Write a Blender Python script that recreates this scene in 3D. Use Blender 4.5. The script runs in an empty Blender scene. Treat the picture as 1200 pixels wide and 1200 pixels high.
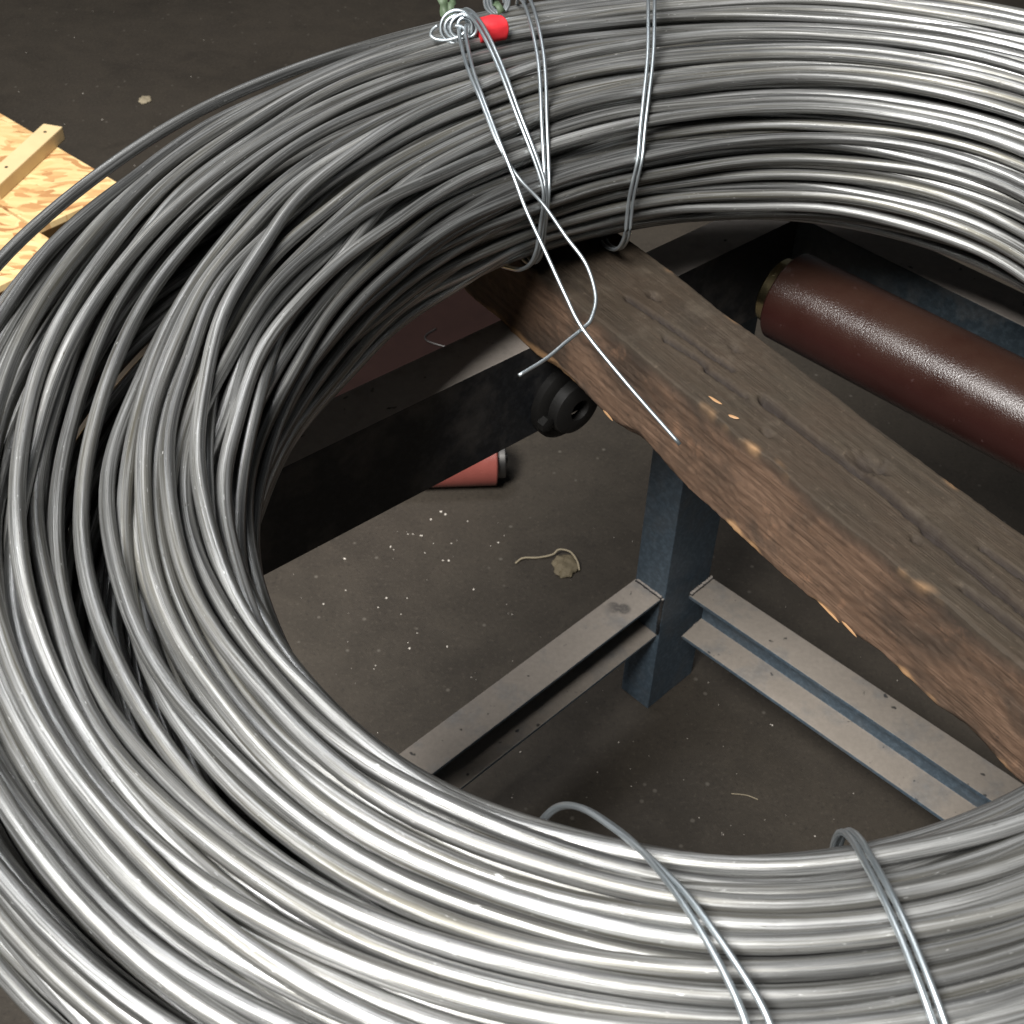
import bpy, bmesh, math, random
import numpy as np
from mathutils import Vector, Matrix, noise
from mathutils.bvhtree import BVHTree

rnd = random.Random(7)
rng = np.random.default_rng(11)
R_ = math.radians
scene = bpy.context.scene
COL = scene.collection

# ---------------------------------------------------------------- camera
CAMZ = 1.536
PITCH, ROLL, FPX = R_(44), R_(2), 1550.0
_r = Vector((1, 0, 0)); _u = Vector((0, math.sin(PITCH), math.cos(PITCH)))
FW = Vector((0, math.cos(PITCH), -math.sin(PITCH)))
RT = _r * math.cos(ROLL) + _u * math.sin(ROLL)
UP = -_r * math.sin(ROLL) + _u * math.cos(ROLL)
cam = bpy.data.cameras.new('camera')
cam_o = bpy.data.objects.new('camera', cam); COL.objects.link(cam_o)
m = Matrix.Identity(4)
for i in range(3):
    m[i][0], m[i][1], m[i][2] = RT[i], UP[i], -FW[i]
m[2][3] = CAMZ
cam_o.matrix_world = m
cam.sensor_width = 36.0
cam.lens = 36.0 * FPX / 1200.0
cam.clip_start, cam.clip_end = 0.02, 100
cam.dof.use_dof = True
cam.dof.focus_distance = 0.92
cam.dof.aperture_fstop = 26
scene.camera = cam_o

# ---------------------------------------------------------------- light
world = bpy.data.worlds.new('World'); scene.world = world; world.use_nodes = True
bg = world.node_tree.nodes['Background']
bg.inputs[0].default_value = (0.90, 0.95, 1.0, 1)
bg.inputs[1].default_value = 0.05

def area(name, loc, target, size, power, color):
    l = bpy.data.lights.new(name, 'AREA'); l.shape = 'RECTANGLE'
    l.size, l.size_y = size; l.energy = power; l.color = color
    o = bpy.data.objects.new(name, l); COL.objects.link(o)
    o.location = loc
    o.rotation_euler = (Vector(target) - Vector(loc)).to_track_quat('-Z', 'Y').to_euler()
    return o
area('window_light', (-1.23, -0.85, 3.72), (0.13, 0.65, 1.0), (1.5, 1.2), 430, (1.0, 0.99, 0.965))
area('roof_light', (-1.1, 2.3, 4.3), (0.1, 0.9, 0.3), (1.6, 0.9), 60, (0.97, 0.98, 1.0))

scene.view_settings.view_transform = 'Standard'
scene.view_settings.look = 'None'
scene.view_settings.exposure = 0.0
scene.view_settings.gamma = 1.0
scene.render.engine = 'CYCLES'
scene.cycles.max_bounces = 4; scene.cycles.diffuse_bounces = 2; scene.cycles.glossy_bounces = 3

# ---------------------------------------------------------------- helpers
def tag(o, label=None, cat=None, group=None, kind=None):
    if label: o['label'] = label
    if cat: o['category'] = cat
    if group: o['group'] = group
    if kind: o['kind'] = kind
    return o

def empty(name, loc=(0, 0, 0)):
    o = bpy.data.objects.new(name, None); COL.objects.link(o); o.location = loc
    o.empty_display_size = 0.05
    return o

def link(name, me, mat, parent=None):
    o = bpy.data.objects.new(name, me); COL.objects.link(o)
    if mat and not me.materials: me.materials.append(mat)
    if parent:
        o.parent = parent
        o.matrix_parent_inverse = Matrix.Translation(-parent_loc(parent))
    return o

def parent_loc(p):
    v = Vector(p.location) if p.parent is None else Vector((0, 0, 0))
    q = p
    if p.parent is not None:
        v = Vector((0, 0, 0))      # parts carry world coordinates in their mesh
    return v

def mesh_np(name, V, Q, smooth=True, attr=None):
    me = bpy.data.meshes.new(name)
    V = np.asarray(V, np.float32); Q = np.asarray(Q, np.int32)
    me.vertices.add(len(V)); me.vertices.foreach_set('co', V.ravel())
    me.loops.add(Q.size); me.loops.foreach_set('vertex_index', Q.ravel())
    me.polygons.add(len(Q))
    k = Q.shape[1]
    me.polygons.foreach_set('loop_start', np.arange(0, Q.size, k, dtype=np.int32))
    me.polygons.foreach_set('loop_total', np.full(len(Q), k, np.int32))
    me.update(calc_edges=True)
    if smooth: me.polygons.foreach_set('use_smooth', np.ones(len(Q), bool))
    if attr is not None:
        a = me.attributes.new('wc', 'FLOAT_VECTOR', 'POINT')
        a.data.foreach_set('vector', np.asarray(attr, np.float32).ravel())
    me.validate()
    return me

def tube_np(P, rad, sides=10, closed=False, ref=(0, 0, 1)):
    P = np.asarray(P, float); M = len(P)
    if closed: T = np.roll(P, -1, 0) - np.roll(P, 1, 0)
    else: T = np.gradient(P, axis=0)
    T /= np.linalg.norm(T, axis=1)[:, None] + 1e-12
    # parallel transport frame
    if closed:
        e2 = np.array(ref)[None] - (T @ np.array(ref))[:, None] * T
        e2 /= np.linalg.norm(e2, axis=1)[:, None]
    else:
        e2 = np.zeros_like(P)
        v = np.array(ref, float)
        if abs(v @ T[0]) > .9: v = np.array([1., .2, 0])
        for i in range(M):
            v = v - (v @ T[i]) * T[i]; v /= np.linalg.norm(v); e2[i] = v
    e1 = np.cross(T, e2)
    al = np.linspace(0, 2 * np.pi, sides, endpoint=False)
    rad = np.broadcast_to(np.asarray(rad, float), (M,))
    V = P[:, None] + rad[:, None, None] * (np.cos(al)[None, :, None] * e1[:, None] + np.sin(al)[None, :, None] * e2[:, None])
    L = np.concatenate([[0], np.cumsum(np.linalg.norm(np.diff(P, axis=0), axis=1))])
    A = np.stack([np.broadcast_to(L[:, None], (M, sides)), np.broadcast_to(np.cos(al), (M, sides)), np.broadcast_to(np.sin(al), (M, sides))], -1)
    n = M if closed else M - 1
    i = np.arange(n)[:, None]; j = np.arange(sides)[None]
    i2 = (i + 1) % M; j2 = (j + 1) % sides
    Q = np.stack([i * sides + j + 0 * i2, i * sides + j2, i2 * sides + j2, i2 * sides + j], -1).reshape(-1, 4)
    V = V.reshape(-1, 3); A = A.reshape(-1, 3)
    if not closed:   # caps as degenerate-free quads fan: small centre vertices
        for end in (0, M - 1):
            c = len(V); V = np.vstack([V, P[end]]); A = np.vstack([A, [L[end], 0, 0]])
            b = end * sides
            cap = []
            for q in range(0, sides, 2):
                t = [c, b + q, b + (q + 1) % sides, b + (q + 2) % sides]
                cap.append(t if end == M - 1 else t[::-1])
            Q = np.vstack([Q, cap])
    return V, Q, A

def tube(name, P, rad, mat, parent=None, sides=10, closed=False):
    V, Q, A = tube_np(P, rad, sides, closed)
    return link(name, mesh_np(name, V, Q, True, A), mat, parent)

def spline(P, n):
    """Catmull-Rom through points"""
    P = np.asarray(P, float)
    E = np.vstack([2 * P[0] - P[1], P, 2 * P[-1] - P[-2]])
    out = []
    t = np.linspace(0, len(P) - 1, n)
    for x in t:
        k = min(int(x), len(P) - 2); f = x - k
        a, b, c, d = E[k:k + 4]
        out.append(.5 * (2 * b + (c - a) * f + (2 * a - 5 * b + 4 * c - d) * f * f + (3 * b - a - 3 * c + d) * f ** 3))
    return np.array(out)

def bm_obj(name, bm, mat, parent=None, smooth=False):
    me = bpy.data.meshes.new(name); bm.normal_update(); bm.to_mesh(me); bm.free()
    if smooth: me.polygons.foreach_set('use_smooth', np.ones(len(me.polygons), bool))
    return link(name, me, mat, parent)

def bevel(bm, w, seg=2):
    bmesh.ops.bevel(bm, geom=[e for e in bm.edges if len(e.link_faces) == 2 and e.calc_face_angle(0) > .3],
                    offset=w, segments=seg, affect='EDGES', profile=.6)

def prism(name, prof, A, B, side, upv, mat, parent=None, bev=0.0012):
    """Extrude profile (list of (s, t)) from A to B; s along 'side', t along 'upv'."""
    A, B = Vector(A), Vector(B); side, upv = Vector(side).normalized(), Vector(upv).normalized()
    bm = bmesh.new()
    a = [bm.verts.new(A + side * s + upv * t) for s, t in prof]
    b = [bm.verts.new(B + side * s + upv * t) for s, t in prof]
    n = len(prof)
    bm.faces.new(a[::-1]); bm.faces.new(b)
    for i in range(n):
        bm.faces.new((a[i], a[(i + 1) % n], b[(i + 1) % n], b[i]))
    bmesh.ops.recalc_face_normals(bm, faces=bm.faces)
    if bev: bevel(bm, bev)
    return bm_obj(name, bm, mat, parent)

def lathe(name, prof, A, axis, mat, parent=None, seg=48):
    """prof: (distance along axis, radius)"""
    axis = Vector(axis).normalized(); A = Vector(A)
    e1 = axis.orthogonal().normalized(); e2 = axis.cross(e1)
    bm = bmesh.new(); rings = []
    for d, r in prof:
        if r < 1e-6: rings.append([bm.verts.new(A + axis * d)])
        else: rings.append([bm.verts.new(A + axis * d + (e1 * math.cos(2 * math.pi * k / seg) + e2 * math.sin(2 * math.pi * k / seg)) * r) for k in range(seg)])
    for p, q in zip(rings, rings[1:]):
        for k in range(seg):
            k2 = (k + 1) % seg
            if len(p) == 1: bm.faces.new((p[0], q[k2], q[k]))
            elif len(q) == 1: bm.faces.new((p[k], p[k2], q[0]))
            else: bm.faces.new((p[k], p[k2], q[k2], q[k]))
    bmesh.ops.recalc_face_normals(bm, faces=bm.faces)
    o = bm_obj(name, bm, mat, parent, True)
    me = o.data
    me.attributes.new('sharp_edge', 'BOOLEAN', 'EDGE')
    bm = bmesh.new(); bm.from_mesh(me)
    for e in bm.edges:
        if len(e.link_faces) == 2 and e.calc_face_angle(0) > .6: e.smooth = False
    bm.to_mesh(me); bm.free()
    return o

def box(name, c, half, ax, mat, parent=None, bev=.001):
    ax = [Vector(a).normalized() for a in ax]
    bm = bmesh.new(); bmesh.ops.create_cube(bm, size=2)
    for v in bm.verts:
        p = v.co.copy(); v.co = Vector(c) + ax[0] * p.x * half[0] + ax[1] * p.y * half[1] + ax[2] * p.z * half[2]
    bmesh.ops.recalc_face_normals(bm, faces=bm.faces)
    if bev: bevel(bm, bev)
    return bm_obj(name, bm, mat, parent)

# ---------------------------------------------------------------- materials
class N:
    def __init__(s, name):
        s.mat = bpy.data.materials.new(name); s.mat.use_nodes = True
        s.nt = s.mat.node_tree; s.b = s.nt.nodes['Principled BSDF']
    def n(s, t, **k):
        x = s.nt.nodes.new(t)
        for a, v in k.items():
            if a.startswith('i_'): 
                key = a[2:]
                x.inputs[int(key) if key.isdigit() else key.replace('_', ' ')].default_value = v
            else: setattr(x, a, v)
        return x
    def l(s, a, b): s.nt.links.new(a, b); return s
    def ramp(s, fac, stops):
        x = s.n('ShaderNodeValToRGB'); el = x.color_ramp.elements
        while len(el) < len(stops): el.new(0.5)
        for e, (p, c) in zip(el, stops):
            e.position = p; e.color = (*c, 1) if len(c) == 3 else c
        s.l(fac, x.inputs[0]); return x.outputs[0]
    def mix(s, fac, a, b, mode='MIX'):
        x = s.n('ShaderNodeMix', data_type='RGBA', blend_type=mode)
        for sock, v in ((x.inputs[0], fac), (x.inputs[6], a), (x.inputs[7], b)):
            if hasattr(v, 'is_linked'): s.l(v, sock)
            else: sock.default_value = v if not isinstance(v, tuple) or len(v) == 4 else (*v, 1)
        return x.outputs[2]
    def math(s, op, a, b=0.0, c=None):
        x = s.n('ShaderNodeMath', operation=op)
        for sock, v in zip(x.inputs, (a, b) if c is None else (a, b, c)):
            if hasattr(v, 'is_linked'): s.l(v, sock)
            else: sock.default_value = v
        return x.outputs[0]
    def noise(s, vec, scale, detail=4, rough=.55, dist=0.0, dims='3D', w=None):
        x = s.n('ShaderNodeTexNoise', noise_dimensions=dims)
        x.inputs['Scale'].default_value = scale; x.inputs['Detail'].default_value = detail
        x.inputs['Roughness'].default_value = rough; x.inputs['Distortion'].default_value = dist
        if vec is not None: s.l(vec, x.inputs['Vector'])
        if w is not None: s.l(w, x.inputs['W'])
        return x.outputs['Fac']
    def mapping(s, vec, scale=(1, 1, 1), rot=(0, 0, 0), loc=(0, 0, 0)):
        x = s.n('ShaderNodeMapping'); x.inputs['Scale'].default_value = scale
        x.inputs['Rotation'].default_value = rot; x.inputs['Location'].default_value = loc
        s.l(vec, x.inputs['Vector']); return x.outputs[0]
    def bump(s, h, strength=.3, dist=.001, nrm=None):
        x = s.n('ShaderNodeBump'); x.inputs['Strength'].default_value = strength
        x.inputs['Distance'].default_value = dist
        s.l(h, x.inputs['Height'])
        if nrm: s.l(nrm, x.inputs['Normal'])
        return x.outputs[0]
    def set(s, **k):
        for a, v in k.items():
            sock = s.b.inputs[a.replace('_', ' ')]
            if hasattr(v, 'is_linked'): s.l(v, sock)
            else: sock.default_value = v if not isinstance(v, tuple) else (*v, 1)
        return s

def m_alu():
    s = N('aluminium_wire')
    wc = s.n('ShaderNodeAttribute', attribute_name='wc').outputs['Vector']
    oi = s.n('ShaderNodeObjectInfo').outputs['Random']
    sh = s.n('ShaderNodeVectorMath', operation='ADD'); s.l(wc, sh.inputs[0])
    cv = s.n('ShaderNodeCombineXYZ'); s.l(s.math('MULTIPLY', oi, 91.0), cv.inputs[0]); s.l(cv.outputs[0], sh.inputs[1])
    vec = sh.outputs[0]
    streak = s.noise(s.mapping(vec, (7, 2.2, 2.2)), 1.0, 3, .62)
    fine = s.noise(s.mapping(vec, (10, 9, 9)), 1.0, 3, .7)
    flake = s.noise(s.mapping(vec, (160, 4.5, 4.5)), 1.0, 2, .6)
    blotch = s.noise(s.mapping(vec, (6, 1.2, 1.2)), 1.0, 4, .65)
    base = s.ramp(streak, [(.29, (.09, .09, .088)), (.43, (.24, .242, .24)), (.58, (.50, .503, .498)), (.76, (.82, .82, .812))])
    base = s.mix(s.math('MULTIPLY', s.ramp(fine, [(.36, (1, 1, 1)), (.50, (0, 0, 0))]), .85), base, (.12, .118, .108))
    base = s.mix(s.math('MULTIPLY', s.ramp(fine, [(.58, (0, 0, 0)), (.70, (1, 1, 1))]), .5), base, (.74, .74, .73))
    stain = s.ramp(blotch, [(.42, (0, 0, 0)), (.62, (1, 1, 1))])
    stf = s.math('MULTIPLY', stain, s.math('MULTIPLY_ADD', s.math('FRACT', s.math('MULTIPLY', oi, 7.31)), .75, .12))
    base = s.mix(stf, base, (.085, .077, .055))
    base = s.mix(s.ramp(flake, [(.24, (.8, .8, .8)), (.31, (0, 0, 0))]), base, (.09, .078, .062))
    base = s.mix(s.ramp(flake, [(.70, (0, 0, 0)), (.76, (.8, .8, .8))]), base, (.80, .80, .78))
    hue = s.math('MULTIPLY_ADD', s.math('FRACT', s.math('MULTIPLY', oi, 3.77)), .62, .52)
    cm = s.n('ShaderNodeCombineColor'); [s.l(hue, cm.inputs[k]) for k in range(3)]
    base = s.mix(1.0, base, cm.outputs[0], 'MULTIPLY')
    ro = s.math('ADD', s.math('MULTIPLY_ADD', fine, -.15, .47), s.math('MULTIPLY', stf, .12))
    met = s.math('SUBTRACT', .86, s.math('MULTIPLY', stf, .3))
    s.set(Base_Color=base, Metallic=met, Roughness=ro, Specular_IOR_Level=.35,
          Normal=s.bump(s.math('ADD', fine, s.math('MULTIPLY', flake, .35)), .35, .0005))
    return s.mat

def m_galv():
    s = N('galvanised_tie_wire')
    wc = s.n('ShaderNodeAttribute', attribute_name='wc').outputs['Vector']
    f = s.noise(s.mapping(wc, (40, 2, 2)), 1.0, 4, .6)
    s.set(Base_Color=s.ramp(f, [(.3, (.26, .30, .325)), (.7, (.50, .53, .545))]), Metallic=.95,
          Roughness=s.math('MULTIPLY_ADD', f, .2, .33), Normal=s.bump(f, .15, .0004))
    return s.mat

def m_floor():
    s = N('worn_concrete_floor')
    co = s.n('ShaderNodeTexCoord').outputs['Object']
    a = s.noise(co, 2.3, 5, .6); b = s.noise(co, 14, 6, .65, .4); c = s.noise(co, 150, 5, .75); d = s.noise(co, 420, 2, .6)
    base = s.ramp(a, [(.3, (.025, .020, .0145)), (.7, (.042, .034, .0255))])
    base = s.mix(s.ramp(b, [(.40, (0, 0, 0)), (.66, (.6, .6, .6))]), base, (.048, .039, .029))
    base = s.mix(s.ramp(s.noise(co, 5.5, 6, .7, .8), [(.52, (0, 0, 0)), (.70, (.55, .55, .55))]), base, (.022, .0175, .013))
    base = s.mix(s.ramp(c, [(.56, (0, 0, 0)), (.68, (.7, .7, .7))]), base, (.068, .056, .043))
    base = s.mix(s.ramp(c, [(.32, (.75, .75, .75)), (.44, (0, 0, 0))]), base, (.014, .011, .009))
    v = s.n('ShaderNodeTexVoronoi'); v.inputs['Scale'].default_value = 26; s.l(co, v.inputs['Vector'])
    base = s.mix(s.ramp(v.outputs['Distance'], [(.05, (.8, .8, .8)), (.10, (0, 0, 0))]), base, (.10, .088, .072))
    h = s.math('ADD', s.math('MULTIPLY', c, .6), s.math('MULTIPLY', d, .4))
    s.set(Base_Color=base, Roughness=s.math('MULTIPLY_ADD', b, -.25, .82), Specular_IOR_Level=.35,
          Normal=s.bump(s.math('ADD', h, b), .45, .0025))
    return s.mat

def m_steel(name, col, dust=(.145, .125, .105), dustamt=.95, rough=.5, prints=None):
    s = N(name)
    co = s.n('ShaderNodeTexCoord').outputs['Object']
    g = s.n('ShaderNodeNewGeometry')
    sep = s.n('ShaderNodeSeparateXYZ'); s.l(g.outputs['Normal'], sep.inputs[0])
    a = s.noise(co, 18, 5, .6); b = s.noise(co, 160, 4, .7); c = s.noise(co, 600, 2, .5)
    base = s.mix(s.ramp(b, [(.45, (0, 0, 0)), (.8, (1, 1, 1))]), col, tuple(x * 1.9 + .01 for x in col))
    up = s.ramp(sep.outputs['Z'], [(.55, (0, 0, 0)), (.9, (1, 1, 1))])
    dm = s.ramp(a, [(.28, (.55, .55, .55)), (.5, (1, 1, 1))])
    f = s.math('MULTIPLY', s.math('MULTIPLY', up, dm), dustamt)
    dcol = s.mix(b, tuple(x * .8 for x in dust), tuple(x * 1.22 for x in dust))
    sp = s.ramp(s.noise(co, 75, 2, .5), [(.70, (0, 0, 0)), (.75, (1, 1, 1))])
    dcol = s.mix(sp, dcol, (.035, .03, .026))
    base = s.mix(f, base, dcol)
    if prints:
        v = s.n('ShaderNodeTexVoronoi'); v.inputs['Scale'].default_value = 36; s.l(co, v.inputs['Vector'])
        dd = s.n('ShaderNodeVectorMath', operation='DISTANCE'); s.l(co, dd.inputs[0]); dd.inputs[1].default_value = prints
        mk = s.math('MULTIPLY', s.ramp(dd.outputs['Value'], [(.045, (1, 1, 1)), (.065, (0, 0, 0))]), s.ramp(v.outputs['Distance'], [(.30, (.85, .85, .85)), (.42, (0, 0, 0))]))
        mk = s.math('MULTIPLY', mk, s.ramp(b, [(.35, (.4, .4, .4)), (.55, (1, 1, 1))]))
        base = s.mix(mk, base, (.055, .05, .047))
    side = s.math('MULTIPLY', s.ramp(a, [(.5, (0, 0, 0)), (.85, (1, 1, 1))]), .35)
    base = s.mix(side, base, tuple(x * .7 for x in dust))
    s.set(Base_Color=base, Metallic=0.0, Roughness=s.math('MULTIPLY_ADD', f, .3, rough), Specular_IOR_Level=.45,
          Normal=s.bump(s.math('ADD', b, c), .2, .0006))
    return s.mat

def m_rustred(name, col, dusty=True, bright=1.0):
    s = N(name)
    co = s.n('ShaderNodeTexCoord').outputs['Object']
    g = s.n('ShaderNodeNewGeometry')
    sep = s.n('ShaderNodeSeparateXYZ'); s.l(g.outputs['Normal'], sep.inputs[0])
    a = s.noise(co, 22, 5, .6); b = s.noise(co, 520, 3, .6); c = s.noise(co, 900, 2, .5)
    base = s.mix(a, tuple(x * .75 for x in col), tuple(x * 1.3 for x in col))
    if dusty:
        up = s.ramp(sep.outputs['Z'], [(.1, (0, 0, 0)), (.75, (1, 1, 1))])
        f = s.math('MULTIPLY', s.math('MULTIPLY', up, s.ramp(a, [(.25, (.5, .5, .5)), (.6, (1, 1, 1))])), .62)
        base = s.mix(f, base, (.027, .0155, .0105))
    sp = s.ramp(s.noise(co, 95, 3, .7), [(.66, (0, 0, 0)), (.72, (.5, .5, .5))])
    base = s.mix(sp, base, tuple(min(.5, x * 1.7 + .02) for x in col))
    s.set(Base_Color=base, Roughness=s.math('MULTIPLY_ADD', a, .2, .14), Specular_IOR_Level=.32,
          Normal=s.bump(s.math('ADD', s.math('MULTIPLY', b, .5), c), .45, .0006))
    return s.mat

def m_timber():
    s = N('weathered_timber')
    wc = s.n('ShaderNodeAttribute', attribute_name='wc').outputs['Vector']      # x along the grain, y across, z: 0 top .. 1 side
    sep = s.n('ShaderNodeSeparateXYZ'); s.l(wc, sep.inputs[0])
    co = s.n('ShaderNodeTexCoord').outputs['Object']
    gr = s.noise(s.mapping(wc, (5, 110, 110)), 1.0, 5, .6, .25)
    gr2 = s.noise(s.mapping(wc, (26, 620, 620)), 1.0, 3, .6)
    bl = s.noise(co, 11, 5, .6, .5); b2 = s.noise(co, 34, 5, .65); dirt = s.noise(co, 170, 5, .75)
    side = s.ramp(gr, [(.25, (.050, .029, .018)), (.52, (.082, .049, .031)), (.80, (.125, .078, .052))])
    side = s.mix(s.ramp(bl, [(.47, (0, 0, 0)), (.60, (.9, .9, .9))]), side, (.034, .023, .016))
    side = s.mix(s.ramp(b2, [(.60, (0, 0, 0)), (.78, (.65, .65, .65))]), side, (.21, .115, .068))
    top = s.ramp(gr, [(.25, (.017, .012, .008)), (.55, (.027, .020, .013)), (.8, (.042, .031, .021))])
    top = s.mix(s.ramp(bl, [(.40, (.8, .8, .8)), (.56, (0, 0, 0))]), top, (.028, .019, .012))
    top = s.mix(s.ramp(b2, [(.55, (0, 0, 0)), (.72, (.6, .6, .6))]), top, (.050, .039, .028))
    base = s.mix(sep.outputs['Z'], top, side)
    base = s.mix(s.ramp(dirt, [(.32, (.35, .35, .35)), (.42, (0, 0, 0))]), base, (.085, .064, .045))
    base = s.mix(s.ramp(dirt, [(.58, (0, 0, 0)), (.70, (.6, .6, .6))]), base, (.018, .013, .009))
    base = s.mix(s.ramp(gr2, [(.30, (.6, .6, .6)), (.42, (0, 0, 0))]), base, (.035, .022, .014))
    cr = s.n('ShaderNodeAttribute', attribute_name='crk').outputs['Fac']
    base = s.mix(cr, base, (.012, .008, .006))
    raw = s.n('ShaderNodeAttribute', attribute_name='raw').outputs['Fac']
    base = s.mix(raw, base, s.mix(b2, (.14, .075, .036), (.30, .18, .09)))
    h = s.math('ADD', s.math('MULTIPLY', gr, .5), s.math('ADD', s.math('MULTIPLY', gr2, .5), s.math('MULTIPLY', dirt, .6)))
    s.set(Base_Color=base, Roughness=.78, Specular_IOR_Level=.25, Normal=s.bump(h, .75, .0018))
    return s.mat

def m_plain(name, c, rough=.5, metal=0.0, nscale=60, var=.3, bump=.15, spec=.4):
    s = N(name); co = s.n('ShaderNodeTexCoord').outputs['Object']
    a = s.noise(co, nscale, 5, .65)
    s.set(Base_Color=s.mix(a, tuple(x * (1 - var) for x in c), tuple(min(1, x * (1 + var)) for x in c)), Roughness=rough, Metallic=metal,
          Specular_IOR_Level=spec, Normal=s.bump(a, bump, .001))
    return s.mat

def m_osb():
    s = N('strand_board')
    co = s.n('ShaderNodeTexCoord').outputs['Object']
    wob = s.n('ShaderNodeTexNoise'); wob.inputs['Scale'].default_value = 9; s.l(co, wob.inputs['Vector'])
    off = s.n('ShaderNodeVectorMath', operation='MULTIPLY_ADD'); s.l(wob.outputs['Color'], off.inputs[0])
    off.inputs[1].default_value = (.07, .07, .07); s.l(co, off.inputs[2])
    cols = []
    for k, rot in enumerate((.3, 1.3, 2.3)):
        v = s.n('ShaderNodeTexVoronoi'); v.inputs['Scale'].default_value = 1.0; v.inputs['Randomness'].default_value = 1
        s.l(s.mapping(off.outputs[0], (34, 90, 8), (0, 0, rot), (k * 3.1, k, 0)), v.inputs['Vector']); cols.append(v)
    sepa = s.n('ShaderNodeSeparateColor'); s.l(cols[0].outputs['Color'], sepa.inputs[0])
    sepb = s.n('ShaderNodeSeparateColor'); s.l(cols[1].outputs['Color'], sepb.inputs[0])
    fib = s.noise(s.mapping(co, (60, 240, 60), (0, 0, .5)), 1, 4, .6)
    stops = [(.0, (.36, .16, .06)), (.18, (.50, .27, .11)), (.4, (.68, .45, .20)), (1, (.80, .60, .30))]
    a = s.ramp(sepa.outputs[0], stops); b = s.ramp(sepb.outputs[0], stops)
    base = s.mix(s.math('GREATER_THAN', sepa.outputs[1], .5), a, b)
    base = s.mix(s.math('MULTIPLY', fib, .3), base, (.45, .26, .11))
    s.set(Base_Color=base, Roughness=.7, Specular_IOR_Level=.3,
          Normal=s.bump(s.math('ADD', sepa.outputs[2], fib), .3, .001))
    return s.mat

MAT = dict(alu=m_alu(), galv=m_galv(), floor=m_floor(),
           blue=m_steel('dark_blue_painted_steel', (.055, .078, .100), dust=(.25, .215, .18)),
           shaded_blue=m_steel('shaded_blue_channel', (.010, .016, .021), dust=(.24, .21, .185)),  # frame blue copied darker: the cross channel's shade is put into its colour
           rail=m_steel('trodden_dusty_rail', (.055, .078, .100), dust=(.25, .215, .18), prints=(.185, 1.185, .236)),
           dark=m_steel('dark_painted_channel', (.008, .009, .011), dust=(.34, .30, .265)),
           roller=m_rustred('maroon_roller', (.016, .0048, .0040)),
           redroll=m_rustred('red_roller', (.22, .062, .050), False),
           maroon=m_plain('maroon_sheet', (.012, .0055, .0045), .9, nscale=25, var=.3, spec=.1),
           timber=m_timber(), osb=m_osb(),
           pine=m_plain('pine_batten', (.66, .50, .27), .65, nscale=30, var=.12),
           splinter=m_plain('fresh_splinter', (.25, .14, .065), .6, nscale=140, var=.25),
           brass=m_plain('brass_ring', (.42, .35, .20), .22, 1.0, 200, .2),
           steel=m_plain('steel_shaft', (.13, .125, .12), .45, 1.0, 120, .3),
           iron=m_plain('black_cast_iron', (.007, .0065, .006), .6, 0, 90, .4, .4, .25),
           red=m_plain('red_tape', (.42, .016, .022), .5, 0, 130, .25, .5),
           crumb=m_plain('white_chips', (.55, .50, .44), .7, 0, 80, .3),
           straw=m_plain('dry_straw', (.30, .25, .17), .7, 0, 80, .3),
           leaf=m_plain('dry_scrap', (.13, .105, .065), .75, 0, 90, .5),
           green=m_plain('green_tape', (.05, .075, .04), .6, 0, 60, .5))

# ---------------------------------------------------------------- ground
def make_floor():
    n = 2; S = 14
    V = [(-S, -S, 0), (S, -S, 0), (S, S, 0), (-S, S, 0)]
    o = link('floor', mesh_np('floor', V, [(0, 1, 2, 3)], False), MAT['floor'])
    tag(o, 'dark brown worn concrete workshop floor', 'floor', kind='structure')
make_floor()

# ---------------------------------------------------------------- conveyor frame
def dirv(deg): return Vector((math.cos(R_(deg)), math.sin(R_(deg)), 0))
Z = Vector((0, 0, 1))
def chan(h, w, t=.006):
    """channel profile: web at s=0..t (open towards +s), t axis vertical 0..-h"""
    return [(0, 0), (w, 0), (w, -t), (t, -t * 1.5), (t, -h + t * 1.5), (w, -h + t), (w, -h), (0, -h)]

conv = empty('roller_conveyor', (0.2, 1.2, 0))
tag(conv, 'dark blue steel roller conveyor frame standing under the wire coil', 'conveyor frame')
TOPZ = .821
dL = dirv(41.0); nL = dirv(41.0 + 90)             # side channel direction, outward (north-west)
pL = Vector((.035, .973, TOPZ))                    # front edge of its top flange
def chL(s): return pL + dL * s
# channel opens towards the camera: web at back
A, B = chL(-1.25), chL(.42)
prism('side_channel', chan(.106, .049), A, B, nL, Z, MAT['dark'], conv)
# end cross channel: web inside (faces the roller), flanges away
dR = dirv(-44.0); nR = dirv(46.0)
pX = Vector((.331, 1.143, TOPZ))
XA = pX - dR * .075; XB = pX + dR * .80
prism('cross_channel', chan(.106, .049), XA, XB, nR, Z, MAT['shaded_blue'], conv)
# opposite side channel
A2, B2 = chL(-1.25) - nL * .92, chL(.36) - nL * .92
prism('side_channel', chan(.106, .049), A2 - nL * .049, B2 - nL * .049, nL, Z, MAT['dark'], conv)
# leg: 100 x 48 channel section, web to the south-east
LB = Vector((.207, 1.189, 0))
dl = dirv(45.5); nl = dirv(135.5)
def leg(p, name='leg'):
    pr = [(0, 0), (.098, 0), (.098, .052), (.091, .052), (.090, .007), (.008, .007), (.007, .052), (0, .052)]
    top = TOPZ - .108
    o = prism(name, pr, p, p + Z * top, dl, nl, MAT['blue'], conv)
    return o
leg(LB)
leg(LB - nl * .93)
leg(LB - dl * 1.35)
leg(LB - dl * 1.35 - nl * .93)
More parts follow.
